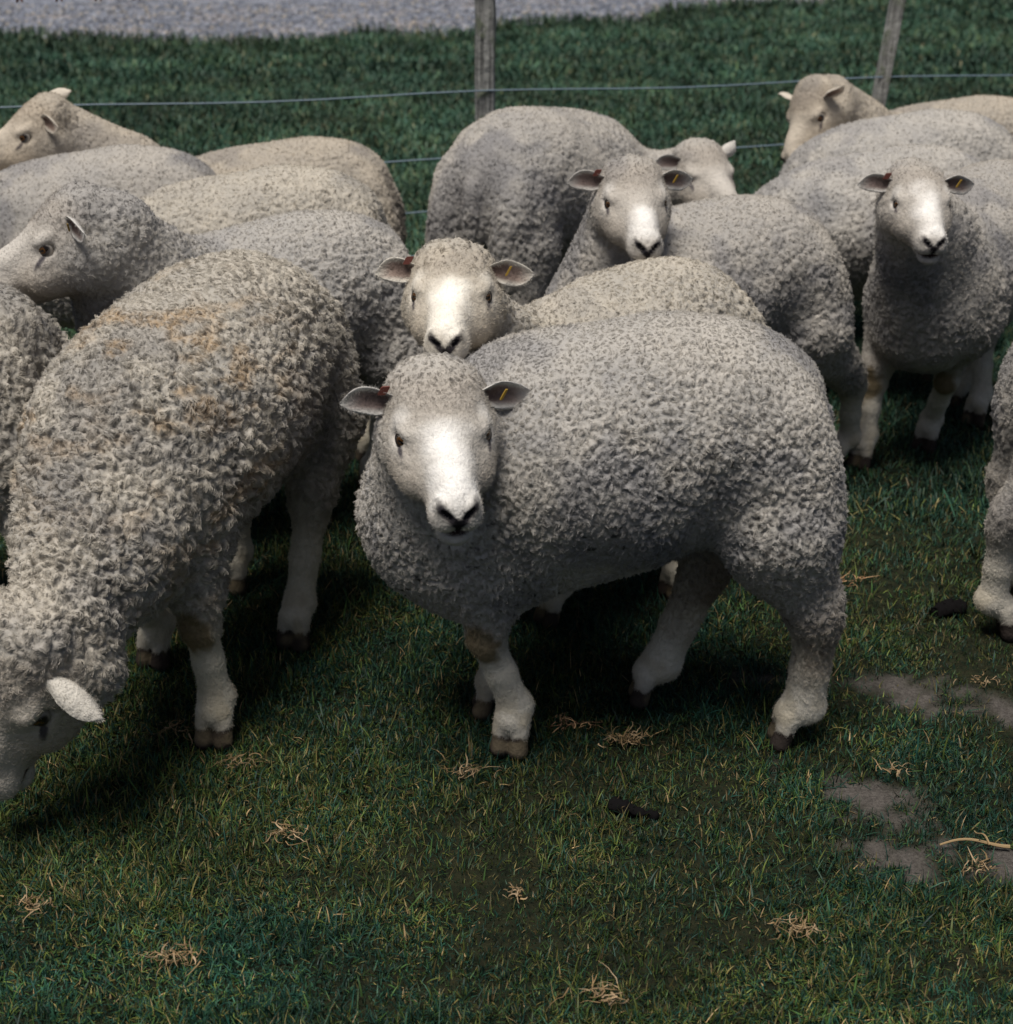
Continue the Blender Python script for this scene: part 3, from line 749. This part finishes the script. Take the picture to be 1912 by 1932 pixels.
# ------------------------------------------------------------ grass (one object of blades)
def blade_mat(name):
    m, nt, b, out = newmat(name); n = N(nt)
    cv = n('ShaderNodeAttribute', attribute_name='col').outputs['Color']
    nt.links.new(cv, b.inputs['Base Color'])
    b.inputs['Roughness'].default_value = .55; b.inputs['Specular IOR Level'].default_value = .25
    return m
GRASS = blade_mat('grass_blades')
def blades(x, y, hgt, wid, colr, lean=.6, seed=1, nseg=3, z0=-.004):
    r = np.random.default_rng(seed); n = len(x)
    az = r.random(n) * 2 * np.pi; tilt = np.abs(r.normal(0, lean, n)); bend = r.normal(.5, .4, n)
    face = az + np.pi / 2 + r.normal(0, .5, n)
    t = np.linspace(0, 1, nseg + 1)
    ang = tilt[:, None] + bend[:, None] * t[None, :]
    ang = np.minimum(ang, 1.5)
    st = hgt[:, None] / nseg
    R_ = np.concatenate([np.zeros((n, 1)), np.cumsum(np.sin(ang[:, :-1]) * st, 1)], 1)
    Zz = np.concatenate([np.zeros((n, 1)), np.cumsum(np.cos(ang[:, :-1]) * st, 1)], 1)
    cx = x[:, None] + R_ * np.cos(az)[:, None]; cy = y[:, None] + R_ * np.sin(az)[:, None]
    wv = wid[:, None] * np.array([1.0, .95, .7, 0.08])[None, :nseg + 1] * .5
    dx = np.cos(face)[:, None] * wv; dy = np.sin(face)[:, None] * wv
    L = np.stack([cx - dx, cy - dy, Zz + z0], -1); Rr = np.stack([cx + dx, cy + dy, Zz + z0], -1)
    V = np.stack([L, Rr], 2).reshape(n, -1, 3)
    k = 2 * (nseg + 1); base = (np.arange(n) * k)[:, None]
    F = np.concatenate([np.stack([base[:, 0] + 2 * i, base[:, 0] + 2 * i + 1, base[:, 0] + 2 * i + 3, base[:, 0] + 2 * i + 2], 1) for i in range(nseg)])
    C = np.repeat(colr, k, 0)
    return V.reshape(-1, 3), F, C
def grass_colour(x, y, r):
    n = len(x)
    pal = np.array([(.009, .036, .027), (.016, .052, .030), (.032, .068, .018), (.078, .100, .022), (.12, .10, .035), (.24, .17, .085)])
    yel = value_noise(x, y, 2.6, 21) * .55 + value_noise(x, y, 8, 22) * .45
    yel = np.clip((yel - .30) / .34 + .25 * np.clip((-.1 - x) * 1.2, -1, 1) * (y < 2.2), 0, 1)
    p = np.stack([.44 - .25 * yel, .30 - .08 * yel, .15 + .1 * yel, .02 + .24 * yel ** 1.5, .04 + .12 * yel, .012 + .025 * yel], 1)
    p = np.clip(p, .01, 1); p /= p.sum(1, keepdims=True)
    u = r.random(n)[:, None]; k = (u > np.cumsum(p, 1)).sum(1).clip(0, 5)
    return pal[k] * .80 * np.exp(r.normal(-.05, .42, n))[:, None].clip(.4, 2.2)
def near_grass():
    r = np.random.default_rng(5); Vs, Fs, Cs = [], [], []; base = 0
    # (y0, y1, density per m2, height, width)
    for (y0, y1, dens, hh, ww) in ((1.15, 1.9, 125000, .017, .0017), (1.9, 2.6, 95000, .018, .0019), (2.6, 3.1, 52000, .022, .0023), (3.1, 3.7, 32000, .027, .0027), (3.7, 5.0, 17000, .033, .0033),
                                   (5.0, 7.5, 8500, .036, .0050), (7.5, 11, 4200, .040, .0080), (11, 16, 2300, .05, .012), (16, 22, 1300, .06, .016)):
        half = lambda y: .40 * (y + .6) + .25
        n = int(dens * (y1 - y0) * 2 * half((y0 + y1) / 2))
        y = y0 + (y1 - y0) * r.random(n); x = (r.random(n) * 2 - 1) * half(y)
        # gather part of the blades into tussocks
        cs = 26 if y0 < 3 else 9
        qx, qy = np.floor(x * cs), np.floor(y * cs)
        hx = value_noise(qx * 1.37, qy * 2.11, 1, 61); hy = value_noise(qx * 2.3, qy * 1.7, 1, 62)
        pull = (r.random(n) < .35) * r.random(n) ** .7 * .8
        x = x * (1 - pull) + (qx + hx) / cs * pull; y = y * (1 - pull) + (qy + hy) / cs * pull
        nz = value_noise(x, y, 14 if y0 < 3 else 5, 31)
        keep = (r.random(n) < .62 + .5 * nz) & (r.random(n) > soil(x, y) * 1.05)
        keep &= ~((y > np.interp(x, RX, RY) + .1))
        x, y = x[keep], y[keep]; n = len(x)
        nz2 = value_noise(x, y, 11 if y0 < 3 else 3, 32)
        hgt = hh * (.4 + 1.1 * r.random(n) ** 1.3) * (.66 + .8 * nz2); wid = ww * (.5 + .9 * r.random(n))
        long_ = (r.random(n) < .04) & (y < 4.5); hgt[long_] *= 1.7; wid[long_] *= 1.25
        c = grass_colour(x, y, r)
        if y0 < 3.5: c = c * (.84 + .75 * value_noise(x, y, 4.5, 71) * value_noise(x, y, 13, 72) * 2)[:, None]
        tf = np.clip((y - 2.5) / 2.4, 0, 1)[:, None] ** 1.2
        c = c * (1 - tf) + (c * .55 + np.array((.062, .128, .088)) * .62) * tf  # distance tint: brightening of the grazing view is put into the blade colour
        if y0 > 3.5:
            c *= (.55 + .9 * value_noise(x, y, 2.2, 44) ** 1.2)[:, None] * (.75 + .5 * value_noise(x, y, 7, 45))[:, None]
            ed = np.clip(1 - (np.interp(x, RX, RY) - y) / 1.4, 0, 1)[:, None]; c = c * (1 - ed * .35) + np.array((.05, .06, .02)) * ed * .25
            hgt *= 1 + ed[:, 0] * .7
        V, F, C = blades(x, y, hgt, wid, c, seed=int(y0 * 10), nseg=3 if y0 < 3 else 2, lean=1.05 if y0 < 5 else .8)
        Vs.append(V); Fs.append(F + base); Cs.append(C); base += len(V)
    o = mesh_np('grass', np.concatenate(Vs), np.concatenate(Fs), [GRASS], colattrs={'col': np.concatenate(Cs)}, smooth=False)
    tag(o, 'short dark green turf with yellowed and dried blades', 'grass', kind='stuff')
    print('grass verts', base, round(time.time() - T0, 1))
near_grass()

# ------------------------------------------------------------ bits lying on the turf
def tuft(u, v, label, rad, n, seed, cols=((.21, .14, .07), (.15, .10, .05), (.28, .20, .12)), aspect=1.0):
    """tangle of curled dead blades lying flat on the turf"""
    r = np.random.default_rng(seed); c = on_h(u, v); V = []; F = []; C = []
    n = int(n * 1.0); main = r.random() * 3.14
    for i in range(n):
        p = np.array([r.normal(0, .8) * rad, r.normal(0, .45) * rad * aspect, .010 + r.random() * .012])
        a = main + r.normal(0, .9) + (math.pi if r.random() < .5 else 0); el = r.normal(.05, .35); cur = r.normal(0, .55); st = rad * (.10 + .34 * r.random() ** 2); w_ = .0005 + .0009 * r.random()
        k = 6; b0 = len(V); cl = np.array(cols[r.integers(0, len(cols))]) * max(.4, 1 + r.normal(0, .25))
        for j in range(k):
            d = np.array([math.cos(a) * math.cos(el), math.sin(a) * math.cos(el), math.sin(el)])
            sd = np.array([-math.sin(a), math.cos(a), .35 * math.cos(i)]) * w_ * (1 - (j / (k - 1)) ** 2 * .85)
            V += [p - sd, p + sd]; C += [cl, cl]
            p = p + d * st; p[2] = max(p[2], .003); a += cur * .6 + r.normal(0, .22); el = el * .6 + r.normal(-.06, .25)
        F += [(b0 + 2 * j, b0 + 2 * j + 1, b0 + 2 * j + 3, b0 + 2 * j + 2) for j in range(k - 1)]
    o = mesh_np('dry_grass_tuft', V, F, [GRASS], colattrs={'col': np.array(C)}, smooth=False); o.location = (c[0], c[1], .002)
    tag(o, label, 'dry grass', 'dry grass tufts scattered on the turf'); return o
tuft(1180, 1408, 'widest straw-coloured tuft, between the front sheep\'s hooves', 0.022, 75, 1)
tuft(880, 1470, 'pale dry tuft just left of and below the front sheep\'s near hoof', 0.021, 42, 2)
tuft(450, 1452, 'dry tuft right beside the grazing sheep\'s front hoof', 0.019, 40, 3)
tuft(335, 1390, 'straw tuft in shade left of the grazing sheep\'s front hoof', 0.021, 36, 4)
tuft(542, 1585, 'dry tuft with one long pale stalk, in the left foreground', 0.021, 40, 5)
tuft(1500, 1768, 'pale curled dry tuft in the right foreground', 0.024, 46, 6)
tuft(330, 1822, 'matted brown dry tuft near the bottom left', 0.022, 60, 7)
tuft(1845, 1652, 'dry tuft at the right edge below the bare soil strip', 0.019, 36, 8)
tuft(60, 1722, 'dry tuft at the left edge of the foreground', 0.020, 36, 9)
tuft(1150, 2 * 950 - 5, 'dry tuft at the bottom edge of the turf, right of centre', 0.021, 36, 10)
tuft(1600, 1108, 'reddish dry tuft behind the front sheep\'s hind legs', 0.025, 30, 11, cols=((.30, .15, .08), (.36, .22, .12)))
tuft(1090, 1380, 'flat brownish dry tuft right of the front sheep\'s near hoof', 0.022, 30, 12, cols=((.24, .13, .08), (.32, .2, .11)))
tuft(1850, 1300, 'small dry tuft on the bare soil by the right edge', 0.016, 26, 13)
tuft(1690, 1470, 'dry tuft beside the middle patch of bare soil', 0.016, 26, 14)
tuft(970, 1890 - 190, 'small pale dry tuft in the middle of the foreground', 0.015, 22, 15)

DUNG = simple('dung', (.006, .0055, .006), .95, .05)
def lumps(u, v, label, spec, seed):
    c = on_h(u, v); B = Body()
    for (x, y, z, r_) in spec: B.ell((x, y, z), (r_ * 1.25, r_, r_ * .85), k=.006, wool=0, c=(.01, .01, .01))
    V, F = B.mesh(.0035); V = V + (vnoise(V.astype(float), 90, seed) - .5)[:, None] * .010 + (vnoise(V.astype(float), 260, seed + 1) - .5)[:, None] * .005
    o = mesh_np('dung', V, F, [DUNG]); o.location = (c[0], c[1], 0); tag(o, label, 'dung', 'sheep dung on the turf')
lumps(1180, 1532, 'dark dung in the foreground turf below the front sheep', [(-.014, .006, .006, .014), (.006, -.002, .007, .015), (.026, -.010, .005, .011), (.044, -.014, .003, .009)], 3)
lumps(1790, 1158, 'dark dung lump behind the front sheep, near the right edge', [(0, 0, .012, .022), (.020, .004, .010, .016), (-.02, -.004, .008, .015)], 5)
def twig():
    a = on_h(1772, 1606); b = on_h(1905, 1604); k = on_h(1866, 1606); e = on_h(1838, 1574)
    c = a.copy(); V = []; F = []
    for p, q, r0, r1, bend in ((a, b, .0016, .0032, .010), (k, e, .0018, .0008, .003)):
        pts = [p + (q - p) * t - c + np.array([0, bend * math.sin(t * math.pi) * .6, .012 + .006 * math.sin(t * 5)]) for t in np.linspace(0, 1, 12)]
        v, f = tube(pts, 1.0, 6, lambda t: r0 + (r1 - r0) * t); F += [tuple(i + len(V) for i in g) for g in f]; V += v
    me = bpy.data.meshes.new('twig'); me.from_pydata([tuple(v) for v in V], [], F); me.materials.append(simple('dry_twig', (.30, .21, .11), .85))
    o = bpy.data.objects.new('twig', me); col.objects.link(o); o.location = c; tag(o, 'forked pale dry twig lying on the lowest bare soil strip', 'twig')
# ------------------------------------------------------------ fence
def tube(pts, r, k=6, rfun=None):
    pts = [np.array(p, float) for p in pts]; V = []; F = []
    for i, p in enumerate(pts):
        t = unit(pts[min(i + 1, len(pts) - 1)] - pts[max(i - 1, 0)])
        a = unit(np.cross(t, (0, 0, 1.) if abs(t[2]) < .9 else (1., 0, 0))); b = np.cross(t, a)
        rr = r if rfun is None else rfun(i / (len(pts) - 1)) * r
        V += [p + rr * (math.cos(2 * math.pi * j / k) * a + math.sin(2 * math.pi * j / k) * b) for j in range(k)]
    for i in range(len(pts) - 1):
        for j in range(k): F.append((i * k + j, i * k + (j + 1) % k, (i + 1) * k + (j + 1) % k, (i + 1) * k + j))
    return V, F
def wood_mat():
    m, nt, b, out = newmat('weathered_wood'); n = N(nt)
    co = n('ShaderNodeTexCoord').outputs['Object']
    st = n('ShaderNodeVectorMath', {0: co, 1: (60, 60, 4)}, operation='MULTIPLY').outputs[0]
    a = n('ShaderNodeTexNoise', {'Vector': st, 'Scale': 1.0, 'Detail': 5.0, 'Roughness': .7}).outputs['Fac']
    l = n('ShaderNodeTexNoise', {'Vector': co, 'Scale': 18.0, 'Detail': 4.0}).outputs['Fac']
    c = n.mix(n.ramp(a, .3, .7), (.10, .10, .095), (.42, .42, .40)); c = n.mix(n.ramp(l, .55, .68, 0, .7), c, (.14, .17, .10))
    nt.links.new(c, b.inputs['Base Color']); b.inputs['Roughness'].default_value = .9
    bp = n('ShaderNodeBump', {'Strength': 1.0, 'Distance': .012, 'Height': n.math('ADD', a, l)}); nt.links.new(bp.outputs[0], b.inputs['Normal'])
    return m
WOOD = wood_mat()
WIRE = simple('galvanised_wire', (.16, .22, .28), .45, .5)
RUST = simple('rusty_wire', (.09, .035, .025), .8)
def fence():
    root = empty('wire_fence', (0, fence_y(0), 0)); inv = np.array(root.location)
    tag(root, 'wire fence on weathered grey posts running behind the sheep', 'fence')
    def post(u_top, v_top, x_base, w_, d_, hgt):
        yb = fence_y(x_base); top = on_d(u_top, v_top, yb)
        k = hgt / (top[2]); topx = x_base + (top[0] - x_base) * k
        V = []; F = []; seg = 14
        rr = np.random.default_rng(int(abs(x_base) * 100))
        for i in range(seg + 1):
            t = i / seg; cxx = x_base + (topx - x_base) * t + rr.normal(0, .0015)
            for j in range(16):
                a = 2 * math.pi * j / 16; q = 4.0
                ca, sa = math.cos(a), math.sin(a); rad = (abs(ca) ** q + abs(sa) ** q) ** (-1 / q)
                V.append((cxx + ca * rad * w_ / 2 * (1 + rr.normal(0, .015)) - inv[0], yb + sa * rad * d_ / 2 - inv[1], -.05 + (hgt + .05) * t))
        for i in range(seg):
            for j in range(16): F.append((i * 16 + j, i * 16 + (j + 1) % 16, (i + 1) * 16 + (j + 1) % 16, (i + 1) * 16 + j))
        me = bpy.data.meshes.new('post'); me.from_pydata(V, [], F + [tuple(range(seg * 16, seg * 16 + 16))])
        me.materials.append(WOOD); me.update(); o = bpy.data.objects.new('post', me); col.objects.link(o); o.parent = root; return o
    xp = on_d(915, 200, fence_y(-.07))[0]
    post(915, 25, xp, .068, .07, 1.15)
    xb = on_d(1650, 185, fence_y(1.3))[0]
    o = post(1690, 25, xb - .055, .052, .05, 1.15); o['label'] = 'thinner weathered post leaning to the right'
    for (v0, w0) in ((-27, 'barb'), (168, ''), (291, ''), (388, ''), (469, '')):
        z = on_d(900, v0, fence_y(-.1))[2]
        pts = []
        for x in np.linspace(-7, 8, 90):
            sag = .012 * math.sin((x - xp) / (xb - xp) * math.pi) ** 2 if True else 0
            pts.append((x - inv[0], fence_y(x) - .04 - inv[1], z - sag))
        V, F = tube(pts, .0026 if not w0 else .003, 6)
        me = bpy.data.meshes.new('wire'); 
        if w0:
            b = len(V)
            for x in np.arange(-6.95, 8, .11):
                p = np.array((x - inv[0], fence_y(x) - .04 - inv[1], z - .003))
                for dv in ((.012, 0, .018), (-.010, .012, .016), (.004, .0, .006)):
                    v_, f_ = tube([p - np.array(dv), p, p + np.array(dv)], .0032, 4); F += [tuple(i + len(V) for i in q) for q in f_]; V += v_
        me.from_pydata([tuple(v) for v in V], [], F)
        for p in me.polygons: p.use_smooth = True
        me.materials.append(RUST if w0 else WIRE); me.update()
        o = bpy.data.objects.new('barbed_wire' if w0 else 'wire', me); col.objects.link(o); o.parent = root
        if w0: o['label'] = 'rusty barbed top strand'
fence()
twig()

# ------------------------------------------------------------ the flock
def look(name, lock, amp, flen, curl, tint=(1, 1, 1), frad=.00030, **k):
    return dict(lock=lock, amp=amp, flen=flen, curl=curl, frad=frad, skin=fleece_mat('skin_' + name, tint), fibre=fibre_mat('wool_' + name, tint), **k)
M_MAIN = look('main', .0074, .0044, .0058, .9, frad=.00024, specks=1, grime=.8, dens=1.5, smooth_top=.85)
M_CURL = look('curly', .0098, .0088, .0078, 1.3, (1.02, 1.0, .95), frad=.00030, ochre=1, grime=.6, dens=1.3, smooth_top=.6, an=(1, .55, .55))
M_TIGHT = look('tight', .0092, .0066, .0062, .9, grime=.6)
M_SOFT = look('soft', .0088, .0042, .0056, .8, (.95, .94, .93), grime=.8)
M_WARM = look('warm', .0088, .0044, .0056, .8, (.99, .93, .84), grime=.7)
M_CREAM = look('cream', .0105, .0074, .0066, 1.1, (1.08, 1.05, .98))
R_ = math.radians
P = lambda u, v, D: on_d(u, v, D)
EF = dict(l={}, r={})

sheep('large sheep standing side-on in front, white face turned to the camera', (.155, 2.21), R_(180),
      P(824, 746, 2.05), P(866, 958, 1.835), M_MAIN, s=1.02, dip=.105, h=.0034, white=1.2, tags=(1, 2), cheek=1.08, marks=((1050, 700, 1090, 755, 2.12, .016, .7), (1040, 900, 1065, 1010, 2.03, .050, .55), (960, 1020, 1000, 1060, 2.02, .04, .45), (1403, 735, 1408, 775, 2.08, .007, .9), (1230, 1040, 1330, 1080, 2.02, .045, .5)),
      feet={'fl': (on_h(968, 1415)[:2], 0, 70), 'fr': (on_h(930, 1345)[:2], 0), 'hl': (on_h(1490, 1405)[:2], 0), 'hr': (on_h(1225, 1325)[:2], 0)}, woolly_hind=True)
sheep('cream-faced sheep looking over the back of the large front sheep, ears level', (.20, 2.70), R_(216),
      P(858, 512, 2.44), P(840, 634, 2.22), M_CREAM, s=.945, dip=.095, h=.005, white=1.2, tags=(1, 2),
      feet={'fl': (on_h(1045, 1175)[:2], 0), 'hl': (on_h(1275, 1125)[:2], 0)})
sheep('alert sheep with raised grey-white face resting over the cream sheep back', (.43, 3.28), R_(196),
      P(1190, 338, 3.12), P(1224, 456, 2.91), M_SOFT, s=.97, h=.005, dip=.11, white=1.1, tags=(1, 2), hk=.97, blaze=.165,
      feet={'hl': (on_h(1585, 882)[:2], 0)})
sheep('sheep seen from behind with high round grey rump in front of the fence post', (.14, 4.15), R_(54),
      P(1318, 302, 4.18), P(1388, 384, 3.98), M_SOFT, hk=1.1, s=1.10, h=.006, dip=.15, ears=dict(l=dict(axis=(-.3, .6, .5), open=(-.5, .5, -.2), L=.065, curl=.9)))
sheep('sheep with bare white face walking forward on the right, dark chest fleece', (1.19, 3.62), R_(232),
      P(1730, 345, 3.2), P(1765, 450, 3.0), M_SOFT, s=.98, h=.005, white=1.2, tags=(1, 2), cap=.8, hk=.95, blaze=.07, bodyw=.92,
      feet={'fr': (on_h(1625, 880)[:2], 0), 'fl': (on_h(1748, 848)[:2], 0), 'hr': (on_h(1840, 800)[:2], 0)})
sheep('sheep cut off by the right edge, showing only woolly flank and one white leg', (1.345, 2.56), R_(-4),
      (1.75, 2.5, .55), (1.9, 2.45, .38), M_SOFT, s=1.0, h=.007, feet={'hr': (on_h(1880, 1200)[:2], 0)})
sheep('broad grey back in the right back row, just below the drooping tan head', (1.22, 4.50), R_(182),
      (.80, 4.42, .34), (.72, 4.36, .14), M_TIGHT, s=1.0, h=.007)
sheep('farthest right sheep with drooping tan head beside the leaning fence post', (1.50, 4.96), R_(180),
      P(1538, 180, 4.72), P(1482, 298, 4.62), M_WARM, hk=1.12, s=.97, h=.006, hint=(-.8, -.4, .5), ears=dict(l=dict(axis=(-.2, .9, .1), open=(.9, 0, -.35)), r=dict(axis=(-.1, -1, .15), open=(.9, 0, -.35))))
sheep('woolly back between the raised grey-white face and the white-faced right sheep', (1.02, 3.99), R_(183),
      (.55, 3.90, .42), (.50, 3.84, .22), M_TIGHT, s=.97, h=.006)
sheep('big grazing sheep at left with curly ochre-stained fleece and lowered head', (-.56, 2.41), R_(251),
      P(44, 1205, 1.87), (-.825, 1.82, .115), M_CURL, s=1.04, h=.0036, dip=.07, hk=1.12, nk=1.12, hint=(-.5, -.8, .35), ears=dict(l=dict(axis=(.05, .9, -.30), open=(.90, .1, -.45), L=.095, W=.030, curl=1.15, droop=-.02)),
      feet={'fl': (on_h(412, 1398)[:2], 0, 10), 'fr': (on_h(300, 1250)[:2], 0), 'hl': (on_h(562, 1215)[:2], 0)})
sheep('sheep in left profile with amber eye and heavy woolly neck behind the grazing sheep', (-.54, 3.06), R_(205),
      P(152, 408, 2.80), P(-45, 525, 2.74), M_TIGHT, s=.98, h=.005, tags=(1, 0), hk=1.14, nk=1.28, ears=dict(r=dict(axis=(.25, -.9, .15), L=.09)))
sheep('tight-fleeced sheep of which only the pale back shows behind the left profile sheep', (-.66, 3.56), R_(186),
      (-1.28, 3.46, .50), (-1.42, 3.42, .35), M_CREAM, s=1.0, h=.006)
sheep('smooth low hump of a sheep back just under the farthest left head', (-1.12, 3.86), R_(184),
      (-1.6, 3.8, .55), (-1.75, 3.75, .38), M_SOFT, s=1.0, h=.007)
sheep('farthest left sheep with raised head in profile and white ear against the fence wire', (-.67, 4.12), R_(182),
      P(92, 222, 4.05), P(-60, 296, 3.96), M_WARM, s=.97, h=.006, hk=1.08, ears=dict(r=dict(w=(.93, .1, .32), wo=(.1, .7, -.6), L=.115, z=.030)))
sheep('sheep at the left edge with only a curly rounded shoulder visible beside the grazing sheep', (-1.20, 2.56), R_(178),
      (-1.65, 2.5, .5), (-1.8, 2.45, .35), M_CURL, s=.99, h=.006)
print('built', round(time.time() - T0, 1))
